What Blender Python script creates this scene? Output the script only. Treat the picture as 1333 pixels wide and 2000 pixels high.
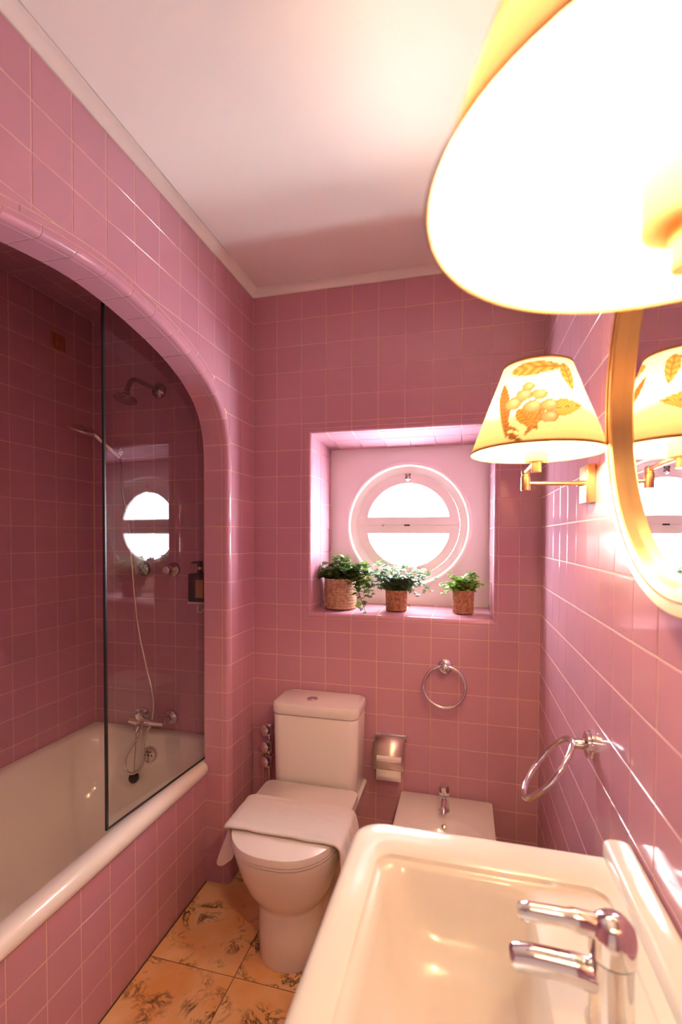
import bpy, bmesh, math, random
import numpy as np
from mathutils import Vector, Matrix, noise
random.seed(7)
for o in list(bpy.data.objects): bpy.data.objects.remove(o)
SC = bpy.context.scene
COL = SC.collection
PI = math.pi
# ---------------------------------------------------------------- camera
T = .11                                    # wall tile pitch
H = 22*T                                   # tiled height of the room
W = 1.1752                                 # room width
CAM = np.array([.8962014, -1.938769, 1.3851012])
RM = np.array([[.9683014586, -.2495984129, -.0096393693], [.2497563544, .9680503060, .0223689176], [.0037481481, -.0240673492, .9997033130]])
FPX, CX, CY = 937.31, 666.5, 1073.88
cd = bpy.data.cameras.new('camera'); cam = bpy.data.objects.new('camera', cd); COL.objects.link(cam)
cam.matrix_world = Matrix(((RM[0, 0], RM[0, 2], -RM[0, 1], CAM[0]), (RM[1, 0], RM[1, 2], -RM[1, 1], CAM[1]), (RM[2, 0], RM[2, 2], -RM[2, 1], CAM[2]), (0, 0, 0, 1)))
cd.sensor_width = 36; cd.lens = FPX/2000*36; cd.shift_y = (CY-1000)/2000; cd.clip_start = .02
cd.dof.use_dof = True; cd.dof.focus_distance = 1.75; cd.dof.aperture_fstop = 3.2
SC.camera = cam
# ---------------------------------------------------------------- daylight and exposure
wd = bpy.data.worlds.new('world'); SC.world = wd; wd.use_nodes = True
wd.node_tree.nodes['Background'].inputs[0].default_value = (.90, .95, 1.0, 1)
wd.node_tree.nodes['Background'].inputs[1].default_value = 23.5
pl = bpy.data.lights.new('window_portal', 'AREA'); pl.shape = 'RECTANGLE'; pl.size = .5; pl.size_y = .5; pl.cycles.is_portal = True
po = bpy.data.objects.new('window_portal', pl); COL.objects.link(po); po.location = (.64, .302, 1.447); po.rotation_euler = (-PI/2, 0, 0)
BULB = 225
SC.view_settings.view_transform = 'Standard'; SC.view_settings.look = 'None'; SC.view_settings.gamma = 1
SC.view_settings.use_curve_mapping = False; SC.view_settings.exposure = 2.12

# ---------------------------------------------------------------- materials
def mat(name, col, rough=.5, metal=0, spec=.5, **kw):
    m = bpy.data.materials.new(name); m.use_nodes = True
    b = m.node_tree.nodes['Principled BSDF']
    b.inputs['Base Color'].default_value = (*col, 1); b.inputs['Roughness'].default_value = rough
    b.inputs['Metallic'].default_value = metal; b.inputs['Specular IOR Level'].default_value = spec
    for k, v in kw.items(): b.inputs[k.replace('_', ' ')].default_value = v
    return m
def nd(m, typ, **kw):
    n = m.node_tree.nodes.new(typ)
    for k, v in kw.items(): setattr(n, k, v)
    return n
def lk(m, a, b): m.node_tree.links.new(a, b)
def bsdf(m): return m.node_tree.nodes['Principled BSDF']
def bump(m, scale, strength, dist=.001, detail=2, coord='Object'):
    tc = nd(m, 'ShaderNodeTexCoord'); nz = nd(m, 'ShaderNodeTexNoise'); bp = nd(m, 'ShaderNodeBump')
    nz.inputs['Scale'].default_value = scale; nz.inputs['Detail'].default_value = detail
    bp.inputs['Strength'].default_value = strength; bp.inputs['Distance'].default_value = dist
    lk(m, nd(m, 'ShaderNodeNewGeometry').outputs['Position'] if coord == 'Position' else tc.outputs[coord], nz.inputs['Vector']); lk(m, nz.outputs['Fac'], bp.inputs['Height']); lk(m, bp.outputs['Normal'], bsdf(m).inputs['Normal'])
    return nz
def vary(m, col, amount):                  # each piece a slightly different firing
    oi = nd(m, 'ShaderNodeObjectInfo'); mr = nd(m, 'ShaderNodeMapRange'); hs = nd(m, 'ShaderNodeHueSaturation')
    mr.inputs['To Min'].default_value = 1-amount; mr.inputs['To Max'].default_value = 1+amount
    hs.inputs['Color'].default_value = (*col, 1)
    lk(m, oi.outputs['Random'], mr.inputs['Value']); lk(m, mr.outputs['Result'], hs.inputs['Value']); lk(m, hs.outputs['Color'], bsdf(m).inputs['Base Color'])
M = {}
TILE = (.57, .28, .36)
M['tile'] = mat('glazed_pink_tile', TILE, .1); vary(M['tile'], TILE, .025); bump(M['tile'], 7, .12, .002, 1, 'Position')
M['grout'] = mat('pale_grout', (.72, .46, .39), .85)
M['ceil'] = mat('satin_white_paint', (.86, .84, .80), .45, 0, .3); bump(M['ceil'], 260, .22, .001, 3)
M['plaster'] = mat('coving_plaster', (.86, .83, .79), .45)
M['panel'] = mat('white_paint_pink_bounce', (.88, .82, .82), .4)  # white paint with pink bounce light from the tiles tinted in
M['cream'] = mat('cream_window_paint', (.92, .89, .85), .35)
M['china'] = mat('white_china', (.86, .80, .75), .12, Coat_Weight=.3)
M['basin'] = mat('cream_china', (.80, .77, .70), .12, Coat_Weight=.3)
M['enamel'] = mat('bath_enamel', (.92, .86, .78), .1)
M['seatp'] = mat('seat_plastic', (.86, .79, .74), .22)
M['chrome'] = mat('chrome', (.80, .79, .78), .07, 1)
M['brass'] = mat('satin_brass', (.80, .55, .26), .28, 1)
M['gold'] = mat('gold_frame', (.78, .52, .22), .33, .55)
M['mirror'] = mat('mirror_glass', (.94, .94, .94), .01, 1)
M['black'] = mat('black_rubber', (.012, .012, .014), .4)
M['dark'] = mat('dark_hole', (.02, .015, .012), .6)
M['paper'] = mat('tissue_paper', (.88, .80, .74), .9)
M['towel'] = mat('white_terry', (.86, .79, .75), .95); bump(M['towel'], 900, .9, .0015, 2)
M['towel'].node_tree.nodes['Principled BSDF'].inputs['Sheen Weight'].default_value = .3
M['satin'] = mat('satin_steel', (.86, .76, .64), .36, 1)
M['oldchrome'] = mat('dulled_chrome', (.42, .37, .35), .16, 1)
M['steel'] = mat('brushed_steel', (.72, .66, .58), .26, 1)
M['bottle'] = mat('dark_green_plastic', (.018, .024, .02), .2)
M['label'] = mat('tan_label', (.42, .24, .10), .6)
M['clearp'] = mat('pale_plastic_bracket', (.80, .68, .66), .25)
M['soil'] = mat('dark_soil', (.02, .014, .01), .95)
M['stem'] = mat('green_stem', (.10, .17, .04), .6)
M['red'] = mat('red_brown_chain', (.30, .05, .03), .4, .4)
# basket
def basket(name, c1, c2, sc):
    m = mat(name, c1, .75); tc = nd(m, 'ShaderNodeTexCoord'); nz = nd(m, 'ShaderNodeTexNoise'); r = nd(m, 'ShaderNodeValToRGB')
    nz.inputs['Scale'].default_value = sc; nz.inputs['Detail'].default_value = 4
    r.color_ramp.elements[0].position = .3; r.color_ramp.elements[0].color = (*c2, 1); r.color_ramp.elements[1].position = .7; r.color_ramp.elements[1].color = (*c1, 1)
    lk(m, tc.outputs['Object'], nz.inputs['Vector']); lk(m, nz.outputs['Fac'], r.inputs[0]); lk(m, r.outputs[0], bsdf(m).inputs['Base Color'])
    return m
M['seagrass'] = basket('seagrass', (.62, .38, .24), (.36, .18, .10), 70)
M['rattan'] = basket('rattan', (.56, .26, .13), (.26, .09, .045), 80)
def leafmat(name, c1, c2):
    m = mat(name, c1, .4); N = m.node_tree
    ge = nd(m, 'ShaderNodeNewGeometry'); r = nd(m, 'ShaderNodeValToRGB')
    r.color_ramp.elements[0].color = (*c1, 1); r.color_ramp.elements[1].color = (*c2, 1)
    lk(m, ge.outputs['Random Per Island'], r.inputs[0]); lk(m, r.outputs[0], bsdf(m).inputs['Base Color'])
    tr = nd(m, 'ShaderNodeBsdfTranslucent'); mx = nd(m, 'ShaderNodeMixShader'); mx.inputs[0].default_value = .4
    lk(m, r.outputs[0], tr.inputs[0]); lk(m, bsdf(m).outputs[0], mx.inputs[1]); lk(m, tr.outputs[0], mx.inputs[2])
    lk(m, mx.outputs[0], N.nodes['Material Output'].inputs[0])
    return m
M['leaf_dark'] = leafmat('ivy_leaf', (.025, .065, .02), (.17, .30, .05))
M['leaf_grey'] = leafmat('grey_green_leaf', (.06, .12, .05), (.20, .30, .12))
M['leaf_lime'] = leafmat('lime_leaf', (.12, .26, .03), (.36, .52, .10))
# glass: thin sheet, transparent with a facing-based reflection
def glass(name, tint, f0=.045):
    m = bpy.data.materials.new(name); m.use_nodes = True; N = m.node_tree; N.nodes.clear()
    out = nd(m, 'ShaderNodeOutputMaterial'); lw = nd(m, 'ShaderNodeLayerWeight'); pw = nd(m, 'ShaderNodeMath', operation='POWER'); ma = nd(m, 'ShaderNodeMath', operation='MULTIPLY_ADD')
    tr = nd(m, 'ShaderNodeBsdfTransparent'); gl = nd(m, 'ShaderNodeBsdfGlossy'); mx = nd(m, 'ShaderNodeMixShader')
    tr.inputs[0].default_value = (*tint, 1); gl.inputs['Roughness'].default_value = 0
    pw.inputs[1].default_value = 5; ma.inputs[1].default_value = 1-f0; ma.inputs[2].default_value = f0
    lk(m, lw.outputs['Facing'], pw.inputs[0]); lk(m, pw.outputs[0], ma.inputs[0]); lk(m, ma.outputs[0], mx.inputs[0])
    lk(m, tr.outputs[0], mx.inputs[1]); lk(m, gl.outputs[0], mx.inputs[2]); lk(m, mx.outputs[0], out.inputs[0])
    return m
M['glass'] = glass('shower_glass', (.90, .92, .90), .10); M['pane'] = glass('window_pane', (.98, .99, .99))
# marble floor
def marble():
    m = mat('honey_marble', (.6, .3, .12), .22); tc = nd(m, 'ShaderNodeTexCoord'); oi = nd(m, 'ShaderNodeObjectInfo'); ad = nd(m, 'ShaderNodeVectorMath', operation='ADD'); sc = nd(m, 'ShaderNodeVectorMath', operation='SCALE')
    cb = nd(m, 'ShaderNodeCombineXYZ'); lk(m, oi.outputs['Random'], cb.inputs[0]); lk(m, oi.outputs['Random'], cb.inputs[1]); sc.inputs['Scale'].default_value = 17; lk(m, cb.outputs[0], sc.inputs[0])
    lk(m, tc.outputs['Object'], ad.inputs[0]); lk(m, sc.outputs[0], ad.inputs[1])
    n1 = nd(m, 'ShaderNodeTexNoise'); n1.inputs['Scale'].default_value = 6; n1.inputs['Detail'].default_value = 6; lk(m, ad.outputs[0], n1.inputs['Vector'])
    r1 = nd(m, 'ShaderNodeValToRGB'); e = r1.color_ramp.elements; e[0].position = .32; e[0].color = (.88, .45, .15, 1); e[1].position = .68; e[1].color = (.97, .68, .34, 1); lk(m, n1.outputs['Fac'], r1.inputs[0])
    n2 = nd(m, 'ShaderNodeTexNoise'); n2.inputs['Scale'].default_value = 9; n2.inputs['Detail'].default_value = 8; n2.inputs['Roughness'].default_value = .7; n2.inputs['Distortion'].default_value = 1.2; lk(m, ad.outputs[0], n2.inputs['Vector'])
    r2 = nd(m, 'ShaderNodeValToRGB'); e = r2.color_ramp.elements; e[0].position = .455; e[0].color = (0, 0, 0, 1); e[1].position = .5; e[1].color = (1, 1, 1, 1); e2 = r2.color_ramp.elements.new(.545); e2.color = (0, 0, 0, 1); lk(m, n2.outputs['Fac'], r2.inputs[0])
    n3 = nd(m, 'ShaderNodeTexNoise'); n3.inputs['Scale'].default_value = 7; n3.inputs['Detail'].default_value = 3; lk(m, ad.outputs[0], n3.inputs['Vector'])
    r3 = nd(m, 'ShaderNodeValToRGB'); e = r3.color_ramp.elements; e[0].position = .50; e[0].color = (0, 0, 0, 1); e[1].position = .60; e[1].color = (1, 1, 1, 1); lk(m, n3.outputs['Fac'], r3.inputs[0])
    mu = nd(m, 'ShaderNodeMath', operation='MULTIPLY'); lk(m, r2.outputs[0], mu.inputs[0]); lk(m, r3.outputs[0], mu.inputs[1])
    mx = nd(m, 'ShaderNodeMix', data_type='RGBA'); lk(m, mu.outputs[0], mx.inputs['Factor']); lk(m, r1.outputs[0], mx.inputs['A']); mx.inputs['B'].default_value = (.05, .025, .018, 1)
    lk(m, mx.outputs['Result'], bsdf(m).inputs['Base Color'])
    return m
M['marble'] = marble()
M['fgrout'] = mat('dark_floor_grout', (.13, .06, .03), .9)
def emit(name, col, s):
    m = bpy.data.materials.new(name); m.use_nodes = True; m.node_tree.nodes.clear()
    e = nd(m, 'ShaderNodeEmission'); o = nd(m, 'ShaderNodeOutputMaterial'); e.inputs[0].default_value = (*col, 1); e.inputs[1].default_value = s; lk(m, e.outputs[0], o.inputs[0]); return m
M['bulb'] = emit('warm_bulb', (1, .65, .34), BULB)
def cloth(name, painted, col, t):          # thin cloth: part diffuse, part translucent
    m = bpy.data.materials.new(name); m.use_nodes = True; m.node_tree.nodes.clear()
    d = nd(m, 'ShaderNodeBsdfDiffuse'); tr = nd(m, 'ShaderNodeBsdfTranslucent'); mx = nd(m, 'ShaderNodeMixShader'); o = nd(m, 'ShaderNodeOutputMaterial')
    mx.inputs[0].default_value = t
    d.inputs[0].default_value = (*col, 1); tr.inputs[0].default_value = (*col, 1)
    if painted:
        a = nd(m, 'ShaderNodeAttribute', attribute_name='print'); lk(m, a.outputs['Color'], tr.inputs[0])
        ge = nd(m, 'ShaderNodeNewGeometry'); mc = nd(m, 'ShaderNodeMix', data_type='RGBA')      # printed outside, white lining inside
        lk(m, ge.outputs['Backfacing'], mc.inputs['Factor']); lk(m, a.outputs['Color'], mc.inputs['A']); mc.inputs['B'].default_value = (.8, .76, .7, 1); lk(m, mc.outputs['Result'], d.inputs[0])
    lk(m, d.outputs[0], mx.inputs[1]); lk(m, tr.outputs[0], mx.inputs[2]); lk(m, mx.outputs[0], o.inputs[0])
    return m
M['shade'] = cloth('printed_shade_cloth', True, (1, .9, .8), .5)
M['sleeve'] = cloth('parchment_sleeve', False, (.55, .42, .24), .12)
M['braid'] = mat('brown_shade_braid', (.30, .16, .06), .8)

# ---------------------------------------------------------------- mesh helpers
def mesh(name, V, F, smooth=False):
    me = bpy.data.meshes.new(name); me.from_pydata([tuple(map(float, v)) for v in V], [], F); me.update()
    if smooth: me.polygons.foreach_set('use_smooth', [True]*len(me.polygons))
    return me
def sharp(me, ang=40):
    me.polygons.foreach_set('use_smooth', [True]*len(me.polygons)); me.set_sharp_from_angle(angle=math.radians(ang)); return me
def link(name, me, m, parent=None, **pr):
    o = bpy.data.objects.new(name, me); COL.objects.link(o)
    if m is not None and me is not None and not me.materials: me.materials.append(M[m])
    if parent is not None: o.parent = parent
    for k, v in pr.items(): o[k] = v
    return o
def part(name, g, m, parent, smooth=True, ang=40, **pr):
    V, F = g; me = mesh(name, V, F)
    if smooth: sharp(me, ang)
    return link(name, me, m, parent, **pr)
def thing(name, label, cat, loc=(0, 0, 0), **pr):
    o = link(name, None, None, None, label=label, category=cat, **pr); o.location = loc; o.empty_display_size = .05
    return o
def local(g, loc): return [(v[0]-loc[0], v[1]-loc[1], v[2]-loc[2]) for v in g[0]], g[1]
def cat(*gs):
    V, F = [], []
    for v, f in gs:
        n = len(V); V += list(v); F += [tuple(i+n for i in q) for q in f]
    return V, F
def box(x0, x1, y0, y1, z0, z1):
    V = [(x, y, z) for z in (z0, z1) for y in (y0, y1) for x in (x0, x1)]
    return V, [(0, 2, 3, 1), (4, 5, 7, 6), (0, 1, 5, 4), (2, 6, 7, 3), (0, 4, 6, 2), (1, 3, 7, 5)]
def rr(x0, x1, y0, y1, r, n=6, e=2.0):     # rounded rectangle, anticlockwise
    P = []
    r = min(r, (x1-x0)/2-1e-5, (y1-y0)/2-1e-5)
    for cx, cy, a in ((x1-r, y1-r, 0), (x0+r, y1-r, 90), (x0+r, y0+r, 180), (x1-r, y0+r, 270)):
        for k in range(n+1):
            t = math.radians(a+90*k/n); c, s = math.cos(t), math.sin(t)
            P.append((cx+r*math.copysign(abs(c)**(2/e), c), cy+r*math.copysign(abs(s)**(2/e), s)))
    return P
def loft(secs, cap0=True, cap1=True):      # secs: list of (list of xy, z) or list of xyz
    V, F = [], []
    n = None
    for s in secs:
        pts = [(x, y, s[1]) for x, y in s[0]] if isinstance(s, tuple) else s
        n = len(pts); V += pts
    for i in range(len(secs)-1):
        for k in range(n):
            F.append((i*n+k, i*n+(k+1) % n, (i+1)*n+(k+1) % n, (i+1)*n+k))
    if cap0: F.append(tuple(reversed(range(n))))
    if cap1: F.append(tuple(range((len(secs)-1)*n, len(secs)*n)))
    return V, F
def bbox(x0, x1, y0, y1, z0, z1, b=.004, r=None, n=3):   # softened box
    r = b*1.6 if r is None else r
    S = []
    for k in range(4):
        t = PI/2*k/3; S.append((rr(x0+b*(1-math.sin(t)), x1-b*(1-math.sin(t)), y0+b*(1-math.sin(t)), y1-b*(1-math.sin(t)), r, n), z0+b*(1-math.cos(t))))
    for k in range(4):
        t = PI/2*k/3; S.append((rr(x0+b*(1-math.cos(t)), x1-b*(1-math.cos(t)), y0+b*(1-math.cos(t)), y1-b*(1-math.cos(t)), r, n), z1-b*(1-math.sin(t))))
    return loft(S)
def basis(d):
    d = Vector(d).normalized(); a = Vector((0, 0, 1)) if abs(d.z) < .9 else Vector((1, 0, 0))
    u = d.cross(a).normalized(); return u, d.cross(u).normalized(), d
def lathe(prof, o=(0, 0, 0), d=(0, 0, 1), n=32):   # prof: (radius, height along d)
    u, v, d = basis(d); o = Vector(o); V, F = [], []
    for r, h in prof:
        for k in range(n):
            a = 2*PI*k/n; V.append(o+d*h+u*(r*math.cos(a))+v*(r*math.sin(a)))
    for i in range(len(prof)-1):
        for k in range(n): F.append((i*n+k, (i+1)*n+k, (i+1)*n+(k+1) % n, i*n+(k+1) % n))
    if prof[0][0] > 1e-6: F.append(tuple(range(n)))
    if prof[-1][0] > 1e-6: F.append(tuple(reversed(range((len(prof)-1)*n, len(prof)*n))))
    return V, F
def spline(P, per=8):
    P = [Vector(p) for p in P]; Q = [P[0]*2-P[1]]+P+[P[-1]*2-P[-2]]; R = []
    for i in range(1, len(Q)-2):
        for k in range(per):
            t = k/per; a, b, c, d = Q[i-1:i+3]
            R.append(.5*((2*b)+(c-a)*t+(2*a-5*b+4*c-d)*t*t+(3*b-a-3*c+d)*t**3))
    return R+[P[-1]]
def tube(P, r, n=12, closed=False):
    P = [Vector(p) for p in P]; V, F = [], []; L = len(P)
    rs = r if isinstance(r, (list, tuple)) else [r]*L
    tang = lambda i: (P[(i+1) % L]-P[i-1] if closed else P[min(i+1, L-1)]-P[max(i-1, 0)]).normalized()
    u = basis(tang(0))[0]
    for i in range(L):
        t = tang(i); u = (u-t*u.dot(t)).normalized(); v = t.cross(u)
        for k in range(n):
            a = 2*PI*k/n; V.append(P[i]+u*(rs[i]*math.cos(a))+v*(rs[i]*math.sin(a)))
    for i in range(L if closed else L-1):
        j = (i+1) % L
        for k in range(n): F.append((i*n+k, i*n+(k+1) % n, j*n+(k+1) % n, j*n+k))
    if not closed: F += [tuple(reversed(range(n))), tuple(range((L-1)*n, L*n))]
    return V, F
def ball(c, r, n=16): return lathe([(1e-5, -r)]+[(r*math.sin(PI*k/10), -r*math.cos(PI*k/10)) for k in range(1, 10)]+[(1e-5, r)], c, n=n)
def ring(c, R, r, nrm, n=48, m=12):
    u, v, d = basis(nrm); c = Vector(c)
    return tube([c+u*(R*math.cos(2*PI*k/n))+v*(R*math.sin(2*PI*k/n)) for k in range(n)], r, m, True)
def pix(p):
    d = (np.array(p, float)-CAM) @ RM
    return (CX+FPX*d[0]/d[1], CY-FPX*d[2]/d[1]) if d[1] > .05 else (-1e5, -1e5)
def inview(pts, m=8):
    q = [pix(p) for p in pts]
    return max(a for a, b in q) > -m and min(a for a, b in q) < 1333+m and max(b for a, b in q) > -m and min(b for a, b in q) < 2000+m and min(a for a, b in q) > -9e4

# ---------------------------------------------------------------- tiles, each a piece of its own
GR, TH, PROUD = .0026, .004, .0008
_tm = {}
def tile_mesh(w, h, m='tile', b=.0018):
    k = (round(w, 4), round(h, 4), m)
    if k not in _tm:
        V = []
        for z, i in ((-TH, 0), (-.0010, 0), (-.0003, .0006), (0, b)):
            a, c = w/2-i, h/2-i; V += [(-a, -c, z), (a, -c, z), (a, c, z), (-a, c, z)]
        F = [(r*4+k2, r*4+(k2+1) % 4, r*4+4+(k2+1) % 4, r*4+4+k2) for r in range(3) for k2 in range(4)]+[(12, 13, 14, 15)]
        me = mesh('tile', V, F); me.materials.append(M[m]); _tm[k] = me
    return _tm[k]
def inset(P, d):
    n = len(P); R = []
    for i in range(n):
        a, b, c = (np.array(P[i-1]), np.array(P[i]), np.array(P[(i+1) % n]))
        e, f = b-a, c-b; e = e/(np.linalg.norm(e)+1e-9); f = f/(np.linalg.norm(f)+1e-9)
        n1, n2 = np.array((-e[1], e[0])), np.array((-f[1], f[0])); q = n1+n2; q = q/max(.5, q@q/2+1e-9)*1.0
        R.append(tuple(b+q/2*d*2/2 if q@q < 8 else b+n1*d))
    return R
def poly_mesh(P, m='tile'):
    n = len(P); V = []
    for z, d in ((-TH, 0), (-.0010, 0), (0, .0012)): V += [(x, y, z) for x, y in (inset(P, d) if d else P)]
    F = [(r*n+k, r*n+(k+1) % n, r*n+n+(k+1) % n, r*n+n+k) for r in range(2) for k in range(n)]+[tuple(range(2*n, 3*n))]
    me = mesh('tile', V, F); me.materials.append(M[m]); return me
class Wall:
    def __init__(s, parent, O, a, b, name='tile', m='tile'):
        s.p, s.O, s.a, s.b = parent, Vector(O), Vector(a), Vector(b); s.n = s.a.cross(s.b); s.V, s.F = [], []; s.name, s.m = name, m; s.cnt = 0
    def at(s, u, v): return s.O+s.a*u+s.b*v
    def put(s, me, u, v, corners):
        R = Matrix((s.a, s.b, s.n)).transposed().to_4x4()
        tilt = Matrix.Rotation(random.uniform(-1, 1)*.0010, 4, 'X') @ Matrix.Rotation(random.uniform(-1, 1)*.0010, 4, 'Y')
        mw = Matrix.Translation(s.at(u, v)) @ R @ tilt
        if inview([s.at(*c) for c in corners]) and s.cnt < 295:
            o = link(s.name, me, None, s.p); o.matrix_world = mw; s.cnt += 1
        else:
            k = len(s.V); s.V += [tuple(mw @ x.co) for x in me.vertices]; s.F += [tuple(i+k for i in p.vertices) for p in me.polygons]
    def rect(s, u0, u1, v0, v1):
        u0 += GR/2; u1 -= GR/2; v0 += GR/2; v1 -= GR/2
        if u1-u0 < .004 or v1-v0 < .004: return
        s.put(tile_mesh(u1-u0, v1-v0, s.m), (u0+u1)/2, (v0+v1)/2, ((u0, v0), (u1, v0), (u1, v1), (u0, v1)))
    def poly(s, P):
        if len(P) < 3: return
        c = np.mean(P, 0); s.put(poly_mesh([(x-c[0], y-c[1]) for x, y in P], s.m), c[0], c[1], P)
    def grid(s, us, vs, clip=None):
        for u0, u1 in zip(us, us[1:]):
            for v0, v1 in zip(vs, vs[1:]):
                if clip is None: s.rect(u0, u1, v0, v1)
                else: clip(s, u0, u1, v0, v1)
        return s
    def done(s):
        if s.F:
            link(s.name+'_field', mesh(s.name+'_field', s.V, s.F), s.m, s.p, kind='stuff')
def steps(a, b, first, st=T):              # joint lines from a to b, one of them at first
    L = [a]; x = first
    while x > a+.004+1e-9: x -= st
    while x <= a+.004: x += st
    while x < b-.004: L.append(x); x += st
    return L+[b]

# ================================================================ the room
YF = -2.70                                 # wall behind the camera
ZC = 2.445                                 # plaster ceiling
XA = -.107                                 # inner face of the arch wall
XL = -.845; YE = .016; YN = -1.76          # bath alcove
JY = -.228                                 # arch jamb
def struct(name, g, m, **pr): 
    return link(name, mesh(name, *g), m, None, kind='structure', **pr)
P_ = PROUD
floor = struct('floor', box(-.95, W+.06, YF-.06, .34, -.08, -.0015), 'fgrout', label='honey coloured marble tiled floor')
fw = Wall(floor, (0, 0, 0), (1, 0, 0), (0, 1, 0), 'marble_tile', 'marble')
fw.grid(steps(-.104, W, .2045, .304), steps(YF, 0, -.587, .405)); fw.done()
ceiling = struct('ceiling', box(-.95, W+.06, YF-.06, .34, ZC, ZC+.06), 'ceil', label='satin white painted ceiling')
# back wall with the splayed window niche
NX0, NX1, NZ0, NZ1, ND = 2.40*T, 9.12*T, 9.72*T, 16.60*T, .25
BX0, BX1, BZ0, BZ1 = 2.57*T, 9.08*T, 9.86*T, 16.34*T
NR = .017
def frame_mesh(o, i0, yf, i1, yb):         # wall slab between an outer rectangle and a tapering hole
    V, F = [], []
    for (x0, x1, z0, z1), y in ((o, yf), (i0, yf), (i1, yb), (o, yb)): V += [(x0, y, z0), (x1, y, z0), (x1, y, z1), (x0, y, z1)]
    for r in range(3): F += [(r*4+k, r*4+(k+1) % 4, r*4+4+(k+1) % 4, r*4+4+k) for k in range(4)]
    F += [(12+k, 12+(k+1) % 4, (k+1) % 4, k) for k in range(4)]
    return V, F
OR = (-.02, W+.06, -.05, ZC+.02)
def hole(o): return (NX0-o, NX1+o, NZ0-o, NZ1+o)
bk = (BX0-P_, BX1+P_, BZ0-P_, BZ1+P_)
g1 = frame_mesh(OR, hole(NR+.001), P_, hole(NR+.001), NR+.001)
g2 = frame_mesh(OR, hole(P_), NR+.001, bk, .31)
def sweep_rect(r, sh, segs=6):             # quarter round that eases the niche edge
    V, F = [], []
    for k in range(segs+1):
        t = PI/2*k/segs; o = r-(r-sh)*math.sin(t); y = r-(r-sh)*math.cos(t)
        x0, x1, z0, z1 = hole(o); V += [(x0, y, z0), (x1, y, z0), (x1, y, z1), (x0, y, z1)]
    for k in range(segs): F += [(k*4+i, k*4+(i+1) % 4, k*4+4+(i+1) % 4, k*4+4+i) for i in range(4)]
    return V, F
wall_back = struct('wall_back', cat(g1, g2, sweep_rect(NR, P_)), 'grout', label='pink tiled end wall with a deep window niche')
bw = Wall(wall_back, (0, 0, 0), (1, 0, 0), (0, 0, 1))
hx0, hx1, hz0, hz1 = hole(NR+.004)
def clip_niche(s, u0, u1, v0, v1):
    if u1 <= hx0 or u0 >= hx1 or v1 <= hz0 or v0 >= hz1: return s.rect(u0, u1, v0, v1)
    a, b, c, d = u0 < hx0-.003, u1 > hx1+.003, v0 < hz0-.003, v1 > hz1+.003
    q = GR/2
    if a and (c or d) or b and (c or d):   # corner piece, L-shaped
        x0, x1, z0, z1 = u0+q, u1-q, v0+q, v1-q
        hx = (hx0-q) if a else (hx1+q); hz = (hz0-q) if c else (hz1+q)
        if a and c: P = [(x0, z0), (x1, z0), (x1, hz), (hx, hz), (hx, z1), (x0, z1)]
        elif a and d: P = [(x0, z0), (hx, z0), (hx, hz), (x1, hz), (x1, z1), (x0, z1)]
        elif b and c: P = [(x0, z0), (x1, z0), (x1, z1), (hx, z1), (hx, hz), (x0, hz)]
        else: P = [(hx, z0), (x1, z0), (x1, z1), (x0, z1), (x0, hz), (hx, hz)]
        return s.poly(P)
    if a: s.rect(u0, hx0, v0, v1)
    elif b: s.rect(hx1, u1, v0, v1)
    elif c: s.rect(u0, u1, v0, hz0)
    elif d: s.rect(u0, u1, hz1, v1)
bw.grid(steps(0, W, T), steps(0, H, T), clip_niche); bw.done()
# bullnose pieces round the niche
def rect_piece(side, s0, s1):
    V, F = [], []; K = 8
    prof = [(NR+.0035, P_)]+[(NR+.003, 0)]+[(NR-NR*math.sin(PI/2*k/K), NR-NR*math.cos(PI/2*k/K)) for k in range(K+1)]+[(0, NR+.004), (P_, NR+.004)]
    for o, y in prof:
        x0, x1, z0, z1 = hole(o)
        lo, hi = ((x0, x1) if side in 'tb' else (z0, z1))
        a = lo if s0 is None else s0+GR/2; b = hi if s1 is None else s1-GR/2
        for s in (a, b):
            V.append({'t': (s, y, z1), 'b': (s, y, z0), 'l': (x0, y, s), 'r': (x1, y, s)}[side])
    for k in range(len(prof)-1): F.append((2*k, 2*k+1, 2*k+3, 2*k+2))
    me = sharp(mesh('bullnose_tile', V, F), 60); link('bullnose_tile', me, 'tile', wall_back)
for side, lo, hi in (('t', NX0, NX1), ('b', NX0, NX1), ('l', NZ0, NZ1), ('r', NZ0, NZ1)):
    L = [k*T for k in range(30) if lo+.012 < k*T < hi-.012]
    L = [None]+L+[None]
    for a, b in zip(L, L[1:]): rect_piece(side, a, b)
# tiles on the four splayed reveals
def quad_tile(c, n):                       # c: four corners
    c = [Vector(p) for p in c]; m = sum(c, Vector())/4; n = Vector(n)
    V = []
    for d, f in ((-TH, 0), (-.001, 0), (0, .0015)):
        for p in c: V.append(p-m+n*d+(m-p).normalized()*f*1.4)
    F = [(r*4+k, r*4+(k+1) % 4, r*4+4+(k+1) % 4, r*4+4+k) for r in range(2) for k in range(4)]+[(8, 9, 10, 11)]
    o = link('tile', mesh('tile', V, F), 'tile', wall_back); o.location = m
ys = [NR+.0055, .115, .225, ND]
def niche_at(side, s, y):
    t = (y-NR)/(ND-NR); x0, x1, z0, z1 = (NX0+(BX0-NX0)*t, NX1+(BX1-NX1)*t, NZ0+(BZ0-NZ0)*t, NZ1+(BZ1-NZ1)*t)
    if side in 'tb': return (min(max(s, x0), x1), y, z1 if side == 't' else z0)
    return (x0 if side == 'l' else x1, y, min(max(s, z0), z1))
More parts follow.
